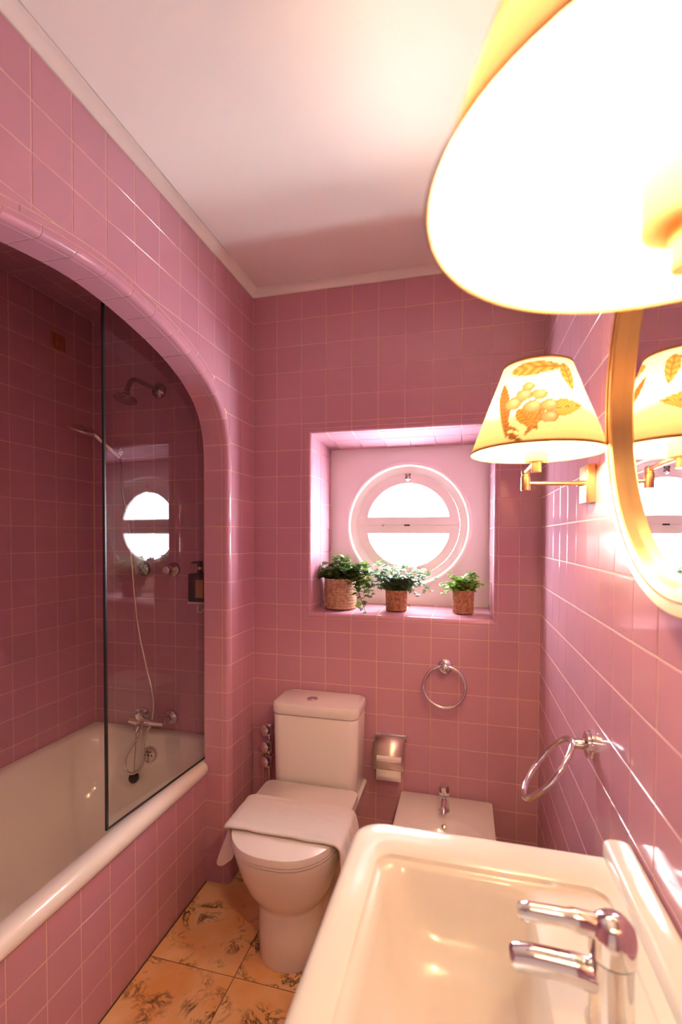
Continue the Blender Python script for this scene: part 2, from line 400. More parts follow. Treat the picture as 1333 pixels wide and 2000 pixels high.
for side, lo, hi in (('t', NX0, NX1), ('b', NX0, NX1), ('l', NZ0, NZ1), ('r', NZ0, NZ1)):
    L = [lo-.02]+[k*T for k in range(30) if lo+.03 < k*T < hi-.03]+[hi+.02]
    for a, b in zip(L, L[1:]):
        for y0, y1 in zip(ys, ys[1:]):
            q = [niche_at(side, a+GR/2, y0+GR/2), niche_at(side, b-GR/2, y0+GR/2), niche_at(side, b-GR/2, y1-GR/2), niche_at(side, a+GR/2, y1-GR/2)]
            nn = {'t': (0, -.09, -1), 'b': (0, -.06, 1), 'l': (1, -.07, 0), 'r': (-1, -.02, 0)}[side]
            if side in 'tr': q = q[::-1]
            quad_tile(q, Vector(nn).normalized())
# right wall, front wall
wall_right = struct('wall_right', box(W+P_, W+.08, YF-.06, .31, -.05, ZC+.02), 'grout', label='glossy pink tiled wall behind the basin')
rw = Wall(wall_right, (W, 0, 0), (0, -1, 0), (0, 0, 1)).grid(steps(0, -YF, .32*T), steps(0, H, T)); rw.done()
wall_front = struct('wall_front', box(-.1, W+.08, YF-.06, YF-P_, -.05, ZC+.02), 'grout', label='pink tiled wall facing the window')
Wall(wall_front, (W, YF, 0), (-1, 0, 0), (0, 0, 1)).grid(steps(0, W, T), steps(0, H, T)).done()
door = struct('bounce_door_1', bbox(.20, 1.0, YF+.002, YF+.040, .004, 2.04, .004), 'plaster', label='white door added out of view to bounce light')  # unseen door, added so its white bounces neutral light into the room
for z0, z1 in ((.16, .95), (1.08, 1.90)):
    for x0, x1 in ((.30, .56), (.64, .90)): part('door_panel', bbox(x0, x1, YF+.036, YF+.046, z0, z1, .005), 'plaster', door)
part('door_handle', cat(lathe([(.024, 0), (.024, .006), (.009, .008), (.009, .045)], (.25, YF+.040, 1.0), (0, 1, 0), 18), tube([(.25, YF+.082, 1.0), (.31, YF+.084, 1.0), (.36, YF+.082, 1.0)], .008, 10)), 'brass', door)
# ---- left wall with the arch over the bath
S0 = [(JY, 1.62), (JY-.001, 1.70), (-.237, 1.77), (-.262, 1.842), (-.300, 1.893), (-.345, 1.929), (-.398, 1.960), (-.485, 1.995), (-.575, 2.019), (-.667, 2.037), (-.754, 2.050), (-.83, 2.0575), (-.88, 2.059)]
S1 = [(-1.76-y, z) for y, z in S0[::-1][1:]]
SP = [(p.x, p.y) for p in spline([(y, z, 0) for y, z in S0+S1], 6)]
ARC = [(JY, 0)]+[(JY, z) for z in np.arange(T, 1.6, T/2)]+SP+[(-1.76-JY, z) for z in np.arange(1.6, .05, -T/2)]+[(-1.76-JY, 0)]
ARC = np.array(ARC); d_ = np.linalg.norm(np.diff(ARC, axis=0), axis=1); ALEN = np.concatenate([[0], np.cumsum(d_)]); ATOT = ALEN[-1]
def arc(s):
    y = np.interp(s, ALEN, ARC[:, 0]); z = np.interp(s, ALEN, ARC[:, 1]); return np.array((y, z))
def arcn(s):                               # normal pointing out of the opening, into the wall
    a, b = arc(max(0, s-.006)), arc(min(ATOT, s+.006)); t = (b-a)/np.linalg.norm(b-a); return np.array((t[1], -t[0]))
def arcp(s, o, x):
    p = arc(s)+arcn(s)*o; return (x, p[0], p[1])
BR = .020
SS = np.linspace(0, ATOT, 260)
def arch_slab(x0, x1, o):
    P = [arc(s)+arcn(s)*o for s in SS]; P[0][1] = P[-1][1] = -.05
    out = [(YF-.06, -.05), (YF-.06, ZC+.02), (.016, ZC+.02), (.016, -.05)]
    poly = [tuple(p) for p in P]+out
    bm = bmesh.new(); vs = [bm.verts.new((x1, y, z)) for y, z in poly]; f = bm.faces.new(vs)
    r = bmesh.ops.extrude_face_region(bm, geom=[f]); bmesh.ops.translate(bm, vec=(x0-x1, 0, 0), verts=[v for v in r['geom'] if isinstance(v, bmesh.types.BMVert)])
    bmesh.ops.triangulate(bm, faces=bm.faces[:]); bmesh.ops.recalc_face_normals(bm, faces=bm.faces[:])
    bm.verts.index_update(); V = [tuple(v.co) for v in bm.verts]; F = [tuple(v.index for v in f.verts) for f in bm.faces]; bm.free(); return V, F
def arch_round():
    V, F = [], []; K = 6
    for s in SS:
        for k in range(K+1):
            t = PI/2*k/K; V.append(arcp(s, BR-(BR-P_)*math.sin(t), -BR+(BR-P_)*math.cos(t)))
    for i in range(len(SS)-1): F += [(i*(K+1)+k, i*(K+1)+k+1, (i+1)*(K+1)+k+1, (i+1)*(K+1)+k) for k in range(K)]
    return V, F
wall_left = struct('wall_left', cat(arch_slab(XA+P_, -BR, P_), arch_slab(-BR, -P_, BR+.001), arch_round()), 'grout', label='pink tiled wall with an arched opening over the bath')
OFFW = .041
def gap(s):                                # width of the cut strip outside the bullnose, none along the jamb
    h = arc(s)[1]; return BR+.0035+(OFFW-BR-.0035)*min(1, max(0, (h-1.80)/.14))
OP = np.array([arc(s)+arcn(s)*gap(s) for s in SS]); OPo = OP[np.argsort(OP[:, 0])]
def garch(y):
    return -1 if y > JY+BR+.003 or y < -1.76-JY-BR-.003 else np.interp(y, OPo[:, 0], OPo[:, 1])
lw = Wall(wall_left, (0, 0, 0), (0, 1, 0), (0, 0, 1)); lwq = GR/2
def clip_arch(s, u0, u1, v0, v1):
    edge = JY+BR+.003
    if u0 > edge-.008: return s.rect(max(u0, edge-.001), u1, v0, v1)
    ysn = np.linspace(u0+lwq, u1-lwq, 25); a, b = v0+lwq, v1-lwq
    lo = [max(a, garch(y)+lwq) for y in ysn]
    if max(lo) <= a+1e-6: return s.rect(u0, u1, v0, v1)
    P = []
    for y, l in zip(ysn, lo):
        if l < b-.0015: P.append((y, l))
    if len(P) < 4: return
    # exact end where the curve leaves the cell
    Q = [p for i, p in enumerate(P) if i in (0, len(P)-1) or i % 3 == 0 or abs(p[1]-a) < 1e-6 and i+1 < len(P) and P[i+1][1] > a+1e-6]
    top = [(P[-1][0], b), (P[0][0], b)]
    s.poly(Q+top)
lw.grid(steps(YF, 0, -T), steps(0, H, T), clip_arch); lw.done()
def strip(name, s0, s1, prof, n, parent, rim=.0012):
    s0 += GR/2; s1 -= GR/2; V, F = [], []
    ss = [s0]+list(np.linspace(s0+.0006, s1-.0006, n+1))+[s1]
    for i, s in enumerate(ss):
        dip = rim if i in (0, len(ss)-1) else 0
        for x, o, nx, no in prof: V.append(arcp(s, o+no*dip, x+nx*dip))
    m = len(prof)
    for i in range(len(ss)-1): F += [(i*m+k, i*m+k+1, (i+1)*m+k+1, (i+1)*m+k) for k in range(m-1)]
    me = sharp(mesh(name, V, F), 50); pts = [V[0], V[m-1], V[-1], V[-m]]
    return me, inview(pts)
XJ = -BR-.007
soff = [(XA, .0012, 0, 1), (XA+.0005, 0, 0, 1), (XJ-.0027, 0, 0, 1), (XJ-.0022, .0012, 0, 1)]
bull = [(XJ, .0012, 0, 1), (XJ+.0005, 0, 0, 1)]+[(-BR+BR*math.sin(PI/2*k/8), BR-BR*math.cos(PI/2*k/8), -math.sin(PI/2*k/8), math.cos(PI/2*k/8)) for k in range(9)]+[(0, BR+.002, -1, 0), (-.0012, BR+.0024, -1, 0)]
sEnd = float(np.interp(1.65, ALEN, ARC[:, 1]) if False else 1.65)
cur = list(np.arange(0, 1.65+1e-6, T)); m_ = int(round((ATOT-2*1.65)/.098)); cur += list(np.linspace(1.65, ATOT-1.65, m_+1)[1:]); cur += [ATOT-1.65+T*k for k in range(1, 16)]
def strip_run(L, prof_of, name):
    V, F = [], []
    for a, b in zip(L, L[1:]):
        me, vis = strip(name, a, b, prof_of, 5 if a > 1.6 and b < ATOT-1.6 else 1, wall_left)
        if vis: link(name, me, 'tile', wall_left)
        else:
            k = len(V); V += [tuple(v.co) for v in me.vertices]; F += [tuple(i+k for i in p.vertices) for p in me.polygons]
    if F: link(name+'_field', mesh(name+'_field', V, F), 'tile', wall_left, kind='stuff')
strip_run(cur, soff, 'tile')
strip_run(cur, bull, 'bullnose_tile')
# the narrow cut strip that follows the arch on the wall face
def cut_strip(s0, s1):
    V, F = [], []
    for s in np.linspace(s0+GR/2, s1-GR/2, 7):
        w = gap(s)-.0012; a = BR+.0045
        for o, x in ((a-.0002, -.0012), (a+.0004, 0), (max(a+.001, w-.0006), 0), (max(a+.0014, w), -.0012)): V.append(arcp(s, o, x))
    for i in range(6): F += [(i*4+k, i*4+k+1, i*4+5+k, i*4+4+k) for k in range(3)]
    return link('cut_tile', mesh('cut_tile', V, F), 'tile', wall_left)
cs = [s for s in np.arange(1.65, ATOT-1.65, T*1.02) if arc(s)[1] > 1.85]
for a, b in zip(cs, cs[1:]):
    cut_strip(a, b)
# ---- alcove
wall_as = struct('wall_alcove_side', box(XL-.06, XL-P_, YN-.06, .08, -.05, ZC+.02), 'grout', label='dark pink tiled long wall beside the bath')
wa = Wall(wall_as, (XL, 0, 0), (0, 1, 0), (0, 0, 1)).grid(steps(YN, YE, -.094), steps(0, H, T)); wa.done()
wall_ae = struct('wall_alcove_end', box(XL-.06, -.003, YE+P_, .08, -.05, ZC+.02), 'grout', label='pink tiled shower wall at the end of the bath')
we = Wall(wall_ae, (0, YE, 0), (1, 0, 0), (0, 0, 1)).grid(steps(XL, XA, XL+.1145), steps(0, H, T)); we.done()
wall_an = struct('wall_alcove_near', box(XL-.06, XA+.02, YN-.06, YN-P_, -.05, ZC+.02), 'grout', label='pink tiled near end of the bath alcove')
Wall(wall_an, (0, YN, 0), (-1, 0, 0), (0, 0, 1)).grid(steps(-XA, -XL, -XA), steps(0, H, T)).done()
ceil_a = struct('ceiling_alcove', box(XL-.05, XA+.01, YN-.05, .07, 2.4192, 2.45), 'grout', label='pink tiled ceiling over the bath')
ca = Wall(ceil_a, (0, 0, 2.418), (1, 0, 0), (0, -1, 0)).grid(steps(XL, XA, XL+.1145), steps(-YE, -YN, .094)); ca.done()
XP = -.104                                 # bath apron
wall_apron = struct('wall_bath_apron', box(XP-.02, XP-P_, YN+.01, JY+.14, -.05, .442), 'grout', label='pink tiled apron along the side of the bath')
wp = Wall(wall_apron, (XP, 0, 0), (0, 1, 0), (0, 0, 1)).grid(steps(-1.532, JY, -.32, .1108), steps(0, .4425, T)); wp.done()
# ---- coving
def cove(name, P0, P1, inn, label):
    P0, P1, inn = Vector(P0), Vector(P1), Vector(inn); r = ZC-H; R = .034; V, F = [], []; K = 6
    for P in (P0, P1):
        for k in range(K+1):
            t = PI/2*k/K; V.append(P+inn*(R-R*math.cos(t))+Vector((0, 0, r*math.sin(t))))
        V.append(P+Vector((0, 0, r))-inn*.002); 
    n = K+2
    for k in range(n): F.append((k, (k+1) % n, n+(k+1) % n, n+k))
    F += [tuple(range(n)), tuple(reversed(range(n, 2*n)))]
    o = link(name, mesh(name, V, F, True), 'plaster', None, kind='structure', label=label)
cove('trim_1', (0, YF, H), (0, 0, H), (1, 0, 0), 'white plaster coving above the arched wall')
cove('trim_2', (0, 0, H), (W, 0, H), (0, -1, 0), 'white plaster coving above the window wall')
cove('trim_3', (W, YF, H), (W, 0, H), (-1, 0, 0), 'white plaster coving above the basin wall')
# ---- window
WX, WZ, WR = .643, 1.446, .268
win = thing('window_1', 'round cream window with two half-moon panes in the niche', 'window', (0, 0, 0)); win['kind'] = 'structure'; del win['category']
def ringpts(R, y, n=72): return [(WX+R*math.cos(2*PI*k/n), y, WZ+R*math.sin(2*PI*k/n)) for k in range(n)]
def panel():
    n = 72; sq = []
    for k in range(n):
        c, s = math.cos(2*PI*k/n), math.sin(2*PI*k/n)
        t = min((BX1+.02-WX)/c if c > 1e-9 else 9, (WX-BX0+.02)/-c if c < -1e-9 else 9, (BZ1+.02-WZ)/s if s > 1e-9 else 9, (WZ-BZ0+.02)/-s if s < -1e-9 else 9)
        sq.append((WX+t*c, ND, WZ+t*s))
    return loft([[(x, .285, z) for x, y, z in sq], sq, ringpts(WR, ND), ringpts(WR, .285)], False, False)
part('panel', panel(), 'panel', win, False)
part('trim_ring', tube([(WX+.277*math.cos(2*PI*k/72), ND-.002, WZ+.277*math.sin(2*PI*k/72)) for k in range(72)], .0095, 10, True), 'cream', win)
part('reveal', loft([ringpts(.270, ND-.004), ringpts(.264, .2535), ringpts(.250, .256), ringpts(.241, .262), ringpts(.2325, .2655), ringpts(.2325, .30)], False, False), 'cream', win, True, 30)
GY = .265
def sash(sg):                              # half-disc casement: outline, opening, both faces
    n = 28; Ro, Ri = .232, .185; z0, b = .0006, .043
    out, inn = [], []
    ao = math.asin(z0/Ro); ai = math.asin(b/Ri)
    for k in range(n+1):
        t = k/n; a = ao+(PI-2*ao)*t; c = ai+(PI-2*ai)*t
        out.append((Ro*math.cos(a), Ro*math.sin(a))); inn.append((Ri*math.cos(c), Ri*math.sin(c)))
    for k in range(1, 12):
        t = k/12; out.append((-Ro*math.cos(ao)*(1-2*t), z0)); inn.append((-Ri*math.cos(ai)*(1-2*t), b))
    f = lambda L, y, sc=1: [(WX+x, y, WZ+sg*z) for x, z in L]
    e = .006; n2 = len(out)
    inn2 = [(x*1.035, b-.006 if abs(z-b) < 1e-6 else z*1.035) for x, z in inn]
    return loft([f(out, GY+.03), f(out, GY), f(inn2, GY), f(inn, GY+.008), f(inn, GY+.03)], False, False), f(inn, GY+.018)
for sg in (1, -1):
    g, pn = sash(sg); so = part('sash', g, 'cream', win, True, 25)
    part('pane', (pn, [tuple(range(len(pn)))]), 'pane', so, False)
part('meeting_rail', bbox(WX-.2305, WX+.2305, GY+.012, GY+.03, WZ-.012, WZ+.012, .002), 'cream', win)
lat = part('latch', cat(bbox(WX-.013, WX+.013, GY-.006, GY, 1.655, 1.682, .002), lathe([(.004, 0), (.004, .012), (.0001, .013)], (WX, GY-.004, 1.660), (0, -.4, -1), 10)), 'chrome', win)
for dx in (-.009, .009):
    for dz in (1.660, 1.677): part('screw', ball((WX+dx, GY-.0062, dz), .0032, 8), 'dark', lat)
part('bolt_plate', bbox(WX-.016, WX+.01, GY-.003, GY+.001, WZ-.003, WZ+.003, .001), 'dark', win)
part('bolt_plate', bbox(WX-.118, WX-.104, GY-.005, GY+.001, WZ-.005, WZ+.003, .001), 'chrome', win)

# ================================================================ bath
tub = thing('bathtub', 'white enamel bathtub built into the tiled alcove', 'bathtub', (-.47, -.87, 0))
def tubg():
    x0, x1, y0, y1 = XL+.002, XA-.002, YN+.004, YE-.002
    S = []
    def sec(f, o, z, r, yi=0): S.append((rr(x0+o, x1-f, y0+o+yi, y1-o-yi*.6, r, 10), z))
    sec(0, 0, .443, .004); sec(0, 0, .480, .004); sec(.003, .003, .4872, .006)
    sec(.024, .022, .487, .05); sec(.041, .036, .484, .10); sec(.051, .046, .472, .12); sec(.059, .054, .44, .13)
    sec(.069, .066, .36, .14, .015); sec(.083, .082, .265, .15, .035); sec(.104, .105, .19, .15, .06); sec(.139, .14, .15, .14, .085); sec(.189, .19, .137, .12, .11); sec(.249, .25, .133, .06, .2)
    return loft(S, False, True)
part('shell', local(tubg(), tub.location), 'enamel', tub, True, 50)
def roll():                                # the thick rounded front edge, between the jambs
    pr = [(-.136, .4868), (-.130, .4886), (-.118, .4893), (-.106, .4885), (-.096, .484), (-.089, .474), (-.0865, .460), (-.089, .447), (-.095, .439), (-.1035, .4365), (-.1038, .446)]
    ya, yb = -1.76-JY+.0015, JY-.0015; S = []
    for y, k in ((ya, .0), (yb-.010, 0), (yb-.004, .0025), (yb, .006)): S.append([(x-k if x > -.11 else x, y, z-k*.5 if z > .46 else z) for x, z in pr])
    return loft(S, True, True)
part('front_rim', local(roll(), tub.location), 'enamel', tub, True, 50)
ov = part('overflow', local(lathe([(.0, .010), (.024, .010), (.034, .006), (.0365, 0), (.0365, -.01)], (-.487, -.0585, .395), (0, -1, .13), 28), tub.location), 'steel', tub)
for k in range(7):
    a = 2*PI*k/6; r = .017 if k < 6 else 0
    part('overflow_hole', local(lathe([(.0001, .0112), (.0045, .0112), (.0045, .009)], (-.487+r*math.cos(a), -.0585, .395+r*math.sin(a)), (0, -1, .13), 10), tub.location), 'dark', ov)
# plug hanging on its chain
plug = thing('bath_plug', 'black rubber bath plug hanging on a thin chain', 'plug', (-.535, -.105, .305))
part('stopper', lathe([(.0001, -.006), (.021, -.006), (.024, .0), (.0225, .006), (.0001, .008)], (0, 0, 0), (.05, -.75, .45), 24), 'black', plug)
part('chain', tube([(0, 0, .012), (.001, .01, .13), (.004, .02, .262)], .0013, 6), 'red', plug)
# glass screen
gs = thing('shower_screen', 'clear glass shower screen with a black edge on the bath rim', 'shower screen', (-.118, -.206, .490))
gs.rotation_euler = (0, 0, -math.atan2(.038, .53))
part('glass_pane', ([(0, 0, .002), (0, -.508, .002), (0, -.508, 1.70), (0, 0, 1.70)], [(0, 1, 2, 3)]), 'glass', gs, False)
part('edge_seal', bbox(-.004, .004, -.517, -.508, 0, 1.70, .001), 'black', gs)
part('bottom_seal', bbox(-.003, .003, -.508, 0, 0, .005, .001), 'black', gs)
part('hinge_profile', bbox(-.006, .006, 0, .014, 0, 1.70, .002), 'steel', gs)

# ================================================================ shower fittings on the end wall
rose = lambda x, z, r=.033, y=YE: lathe([(r, 0), (r, .004), (r*.93, .010), (r*.6, .015), (r*.45, .02)], (x, y, z), (0, -1, 0), 28)
sa = thing('overhead_shower', 'chrome shower arm with a small round head high on the tiled wall', 'shower', (-.477, YE, 2.062))
L_ = sa.location
part('rosette', local(rose(-.477, 2.062, .036), L_), 'oldchrome', sa)
part('arm', local(tube(spline([(-.477, .0, 2.062), (-.477, -.10, 2.062), (-.477, -.155, 2.060), (-.480, -.180, 2.045), (-.484, -.192, 2.015)], 6), .0095, 12), L_), 'oldchrome', sa)
hd = part('shower_head', local(lathe([(.010, -.01), (.012, .012), (.014, .018), (.012, .024), (.022, .033), (.046, .044), (.048, .050), (.044, .053), (.0001, .053)], (-.485, -.193, 2.012), (-.05, -.22, -1), 32), L_), 'oldchrome', sa)
hs = thing('hand_shower', 'chrome hand shower resting in its wall bracket behind the glass edge', 'shower', (-.690, YE, 1.79))
L_ = hs.location
part('bracket', local(cat(rose(-.690, 1.790, .022), lathe([(.008, 0), (.008, .05)], (-.690, YE-.005, 1.79), (0, -1, 0), 12), lathe([(.016, -.014), (.0175, .0), (.016, .014)], (-.690, -.045, 1.79), (-.3, -.6, .55), 16)), L_), 'chrome', hs)
part('handle', local(tube([(-.668, -.020, 1.755), (-.690, -.045, 1.79), (-.725, -.10, 1.845), (-.742, -.128, 1.868)], [.010, .013, .014, .012], 14), L_), 'chrome', hs)
part('spray_head', local(lathe([(.012, .014), (.034, .006), (.050, -.006), (.053, -.016), (.049, -.021), (.0001, -.021)], (-.752, -.155, 1.870), (.35, -.05, .93), 28), L_), 'chrome', hs)
part('spray_rim', local(ring((-.752-.011*.35, -.155+.0006, 1.870-.011*.93), .0515, .0035, (.35, -.05, .93), 40, 8), L_), 'satin', hs)
hose = thing('shower_hose', 'long chrome shower hose hanging in a loop below the mixer', 'hose', (-.54, -.05, .9))
HP = [(-.664, -.018, 1.752), (-.632, -.045, 1.60), (-.592, -.05, 1.408), (-.573, -.05, 1.173), (-.547, -.05, .963), (-.499, -.055, .777), (-.470, -.06, .686), (-.462, -.06, .627), (-.470, -.065, .55), (-.505, -.07, .475), (-.50, -.085, .395), (-.505, -.10, .350), (-.535, -.115, .328), (-.572, -.115, .345), (-.578, -.10, .395), (-.545, -.09, .455), (-.508, -.085, .50), (-.526, -.083, .525)]
part('hose_tube', local(tube(spline(HP, 8), .0066, 10), hose.location), 'steel', hose)
mx = thing('bath_mixer', 'chrome bath mixer tap with single lever above the tub rim', 'tap', (-.50, YE, .545))
L_ = mx.location
for x in (-.571, -.421):
    part('rosette', local(rose(x, .548, .034), L_), 'chrome', mx)
    part('union', local(lathe([(.013, 0), (.013, .05), (.016, .052), (.016, .062)], (x, YE-.01, .548), (0, -1, 0), 16), L_), 'chrome', mx)
part('body', local(cat(tube([(-.585, -.062, .548), (-.56, -.062, .548), (-.53, -.064, .548), (-.49, -.062, .548), (-.408, -.062, .548)], [.016, .02, .023, .018, .014], 18), tube(spline([(-.508, -.07, .545), (-.508, -.105, .54), (-.508, -.125, .522)], 5), .013, 14), lathe([(.010, 0), (.012, .02), (.009, .024)], (-.526, -.08, .542), (0, 0, -1), 14)), L_), 'chrome', mx)
part('cartridge', local(lathe([(.020, 0), (.021, .02), (.016, .03), (.0001, .033)], (-.53, -.066, .565), (0, -.25, 1), 20), L_), 'chrome', mx)
part('lever', local(tube([(-.53, -.07, .60), (-.515, -.095, .612), (-.495, -.125, .622)], [.010, .008, .007], 12), L_), 'chrome', mx)
for x, lab in ((-.565, 'round chrome wall valve nearer the glass edge, beside the hose'), (-.408, 'round chrome wall valve beside the dark soap bottle')):
    v = thing('shower_valve', lab, 'valve', (x, YE, 1.237), group='round chrome shower valves')
    part('rosette', local(rose(x, 1.237, .034), v.location), 'oldchrome', v)
    part('knob', local(lathe([(.012, .01), (.013, .03), (.021, .036), (.0225, .052), (.018, .060), (.0001, .062)], (x, YE, 1.237), (0, -1, 0), 24), v.location), 'chrome', v)
# soap
sh = thing('soap_bracket', 'pale bracket with a small hook under the soap bottle', 'bracket', (-.254, YE, 1.10))
part('ledge', local(bbox(-.298, -.206, YE-.066, YE, 1.092, 1.101, .003), sh.location), 'clearp', sh)
part('hook', local(tube(spline([(-.260, -.012, 1.094), (-.266, -.014, 1.072), (-.262, -.018, 1.055), (-.250, -.02, 1.050), (-.238, -.018, 1.058), (-.234, -.014, 1.07)], 5), .0035, 8), sh.location), 'clearp', sh)
so = thing('soap_bottle', 'dark pump soap bottle with a tan label beside the arch', 'bottle', (-.252, -.018, 1.101))
part('bottle_body', loft([(rr(-.043, .043, -.030, .030, .008, 5), 0), (rr(-.044, .044, -.031, .031, .010, 5), .004), (rr(-.044, .044, -.031, .031, .010, 5), .118), (rr(-.040, .040, -.027, .027, .012, 5), .125), (rr(-.012, .012, -.012, .012, .0118, 5), .128), (rr(-.011, .011, -.011, .011, .0108, 5), .142)]), 'bottle', so)
lab = part('label', bbox(-.004, .034, -.0318, -.0308, .018, .098, .0004), 'label', so)
part('neck', lathe([(.008, .140), (.008, .156)], n=16), 'brass', so)
part('pump_head', cat(lathe([(.0105, .154), (.0115, .157), (.0115, .178), (.009, .180)], n=18), tube([(0, 0, .173), (-.02, -.004, .174), (-.038, -.008, .170)], [.006, .0045, .0035], 10)), 'black', so)
sw = thing('switch_plate', 'small brass plate high on the dark alcove wall', 'wall plate', (XL, -.190, 2.240))
part('plate', local(bbox(XL, XL+.008, -.228, -.152, 2.205, 2.275, .003), sw.location), 'brass', sw)
part('bar', local(bbox(XL+.008, XL+.014, -.206, -.200, 2.222, 2.260, .002), sw.location), 'brass', sw)
part('bar', local(bbox(XL+.008, XL+.014, -.178, -.172, 2.222, 2.260, .002), sw.location), 'brass', sw)
part('bar', local(bbox(XL+.008, XL+.012, -.202, -.176, 2.238, 2.245, .002), sw.location), 'brass', sw)

# ================================================================ toilet
TX = .338
wc = thing('toilet', 'white close-coupled toilet with its lid closed', 'toilet', (TX, -.32, 0))
def D(hw, yb, ys_, yf, e=2.3, n=22, rb=.02):   # D outline: straight sides, full round front
    P = []
    for k in range(n+1):
        t = PI*k/n; c, s = math.cos(t), math.sin(t)
        P.append((hw*math.copysign(abs(c)**(2/e), c)*-1, ys_-(ys_-yf)*abs(s)**(2/e)))
    P += [(hw, yb-rb), (hw-rb*.3, yb-rb*.3), (hw-rb, yb), (-hw+rb, yb), (-hw+rb*.3, yb-rb*.3), (-hw, yb-rb)]
    return [(x, y+.32) for x, y in P]
pan = loft([(D(.104, -.03, -.43, -.538, 2.1), 0), (D(.106, -.03, -.43, -.541, 2.1), .006), (D(.107, -.03, -.43, -.543, 2.1), .10), (D(.110, -.03, -.43, -.546, 2.1), .185), (D(.116, -.03, -.43, -.550, 2.1), .198), (D(.128, -.03, -.43, -.563, 2.15), .215), (D(.147, -.025, -.43, -.587, 2.2), .255), (D(.164, -.02, -.43, -.611, 2.25), .31), (D(.176, -.02, -.425, -.628, 2.3), .36), (D(.181, -.02, -.42, -.636, 2.35), .388), (D(.181, -.02, -.42, -.636, 2.35), .396), (D(.170, -.03, -.42, -.625, 2.35), .399)])
part('pan', pan, 'china', wc, True, 35)
def slab(hw, yb, ys_, yf, z0, z1, b=.005):
    return loft([(D(hw-b, yb, ys_, yf+b, 2.4), z0), (D(hw, yb, ys_, yf, 2.4), z0+b*.6), (D(hw, yb, ys_, yf, 2.4), z1-b), (D(hw-b*.3, yb, ys_, yf+b*.3, 2.4), z1-b*.3), (D(hw-b, yb, ys_, yf+b, 2.4), z1)])
part('seat', slab(.1825, -.215, -.42, -.640, .4005, .409, .002), 'seatp', wc)
part('lid', slab(.1845, -.203, -.42, -.644, .4105, .437, .005), 'seatp', wc)
def cist(z0, z1, x, y0, y1, r, b, tp=0):
    def s(i, z, t=0): return (rr(-x+i+t, x-i-t, y0+i+.32, y1+.32, r, 8), z)
    return loft([s(b+tp, z0), s(b*.3+tp, z0+b*.3), s(tp, z0+b), s(0, z1-b), s(b*.3, z1-b*.3), s(b, z1)])
part('cistern', cist(.398, .694, .172, -.193, -.012, .035, .004, .004), 'china', wc)
cl = part('cistern_lid', cist(.6955, .738, .176, -.198, -.010, .038, .008), 'china', wc)
part('flush_button', cat(lathe([(.022, 0), (.022, .004), (.0195, .006), (.0195, .005), (.0001, .005)], (-.028, .205, .737), n=28), lathe([(.014, 0), (.014, .0062), (.0001, .0062)], (-.028, .205, .737), n=20)), 'chrome', cl)
pv = thing('stop_valve', 'chrome stop valves and pipe beside the toilet cistern', 'valve', (.085, -.01, .5))
L_ = pv.location
for z in (.565, .492, .428):
    part('valve_body', local(cat(lathe([(.014, -.028), (.017, -.026), (.017, .022), (.012, .026)], (.088, -.034, z), n=18), lathe([(.012, 0), (.022, .010), (.023, .026), (.016, .032), (.0001, .033)], (.088, -.040, z), (-.45, -1, .1), 18)), L_), 'chrome', pv)
part('pipe', local(tube([(.060, -.03, .475), (.058, -.03, .30), (.056, -.03, .003)], .005, 10), L_), 'steel', pv)
part('pipe', local(tube([(.088, -.03, .58), (.088, -.03, .28), (.088, -.03, .003)], .006, 10), L_), 'chrome', pv)
# towel over the lid
def towel():
    NU, NV = 84, 34; V, F = [], []
    xl, xr, zt, rr_ = TX-.1865, TX+.1865, .4395, .012
    for j in range(NV+1):
        v = j/NV; y = -.338-.207*v+.006*math.sin(v*3)
        hl = .095+.092*min(1, max(0, (v-.1)/.55))-.045*max(0, (v-.72)/.28)**1.3; hr = .085+.085*min(1, v/.7)
        total = hl+(xr-xl)+hr
        for i in range(NU+1):
            s = i/NU*total
            if s < hl:
                d = hl-s; q = d/.16; c = max(0, (v-.72)/.28)**1.6
                k = min(1, d/.035); c = max(0, (v-.62)/.38)
                x = xl-.009-.052*q**1.05+.003*math.sin(v*12+d*20)*min(1, d/.05)+.048*c*min(1, d/.12)**1.3; z = zt-.002-d*.97; yy = y+.207*max(0, v-.62)*.80*k
            elif s < hl+xr-xl:
                x = xl+(s-hl); z = zt+.0015; yy = y
                e = min(x-xl, xr-x)
                if e < rr_: z -= (rr_-math.sqrt(max(0, rr_**2-(rr_-e)**2)))*.35
                else: z += .0030*noise.noise(Vector((x*20, y*55, 1)))+.0018+.0018*math.sin(v*26+x*6)*(.5+.5*math.sin(x*15))
            else:
                d = s-hl-(xr-xl); q = d/.17; x = xr+.006+.028*q+.005*math.sin(v*22+d*12)*min(1, d/.04); z = zt-.003-d*.96; yy = y-.012*q+.004*math.sin(d*40)
            if .86 < v < .93: z += .001
            V.append((x-TX, yy+.43, z-zt))
    for j in range(NV):
        for i in range(NU): a = j*(NU+1)+i; F.append((a, a+NU+1, a+NU+2, a+1))
    return V, F
tw = link('towel', sharp(mesh('towel', *towel()), 180), 'towel', None, label='white towel draped across the closed toilet lid', category='towel')
tw.location = (TX, -.43, .4395)
md = tw.modifiers.new('thick', 'SOLIDIFY'); md.thickness = .009; md.offset = 1
md = tw.modifiers.new('soft', 'SUBSURF'); md.levels = 1; md.render_levels = 1
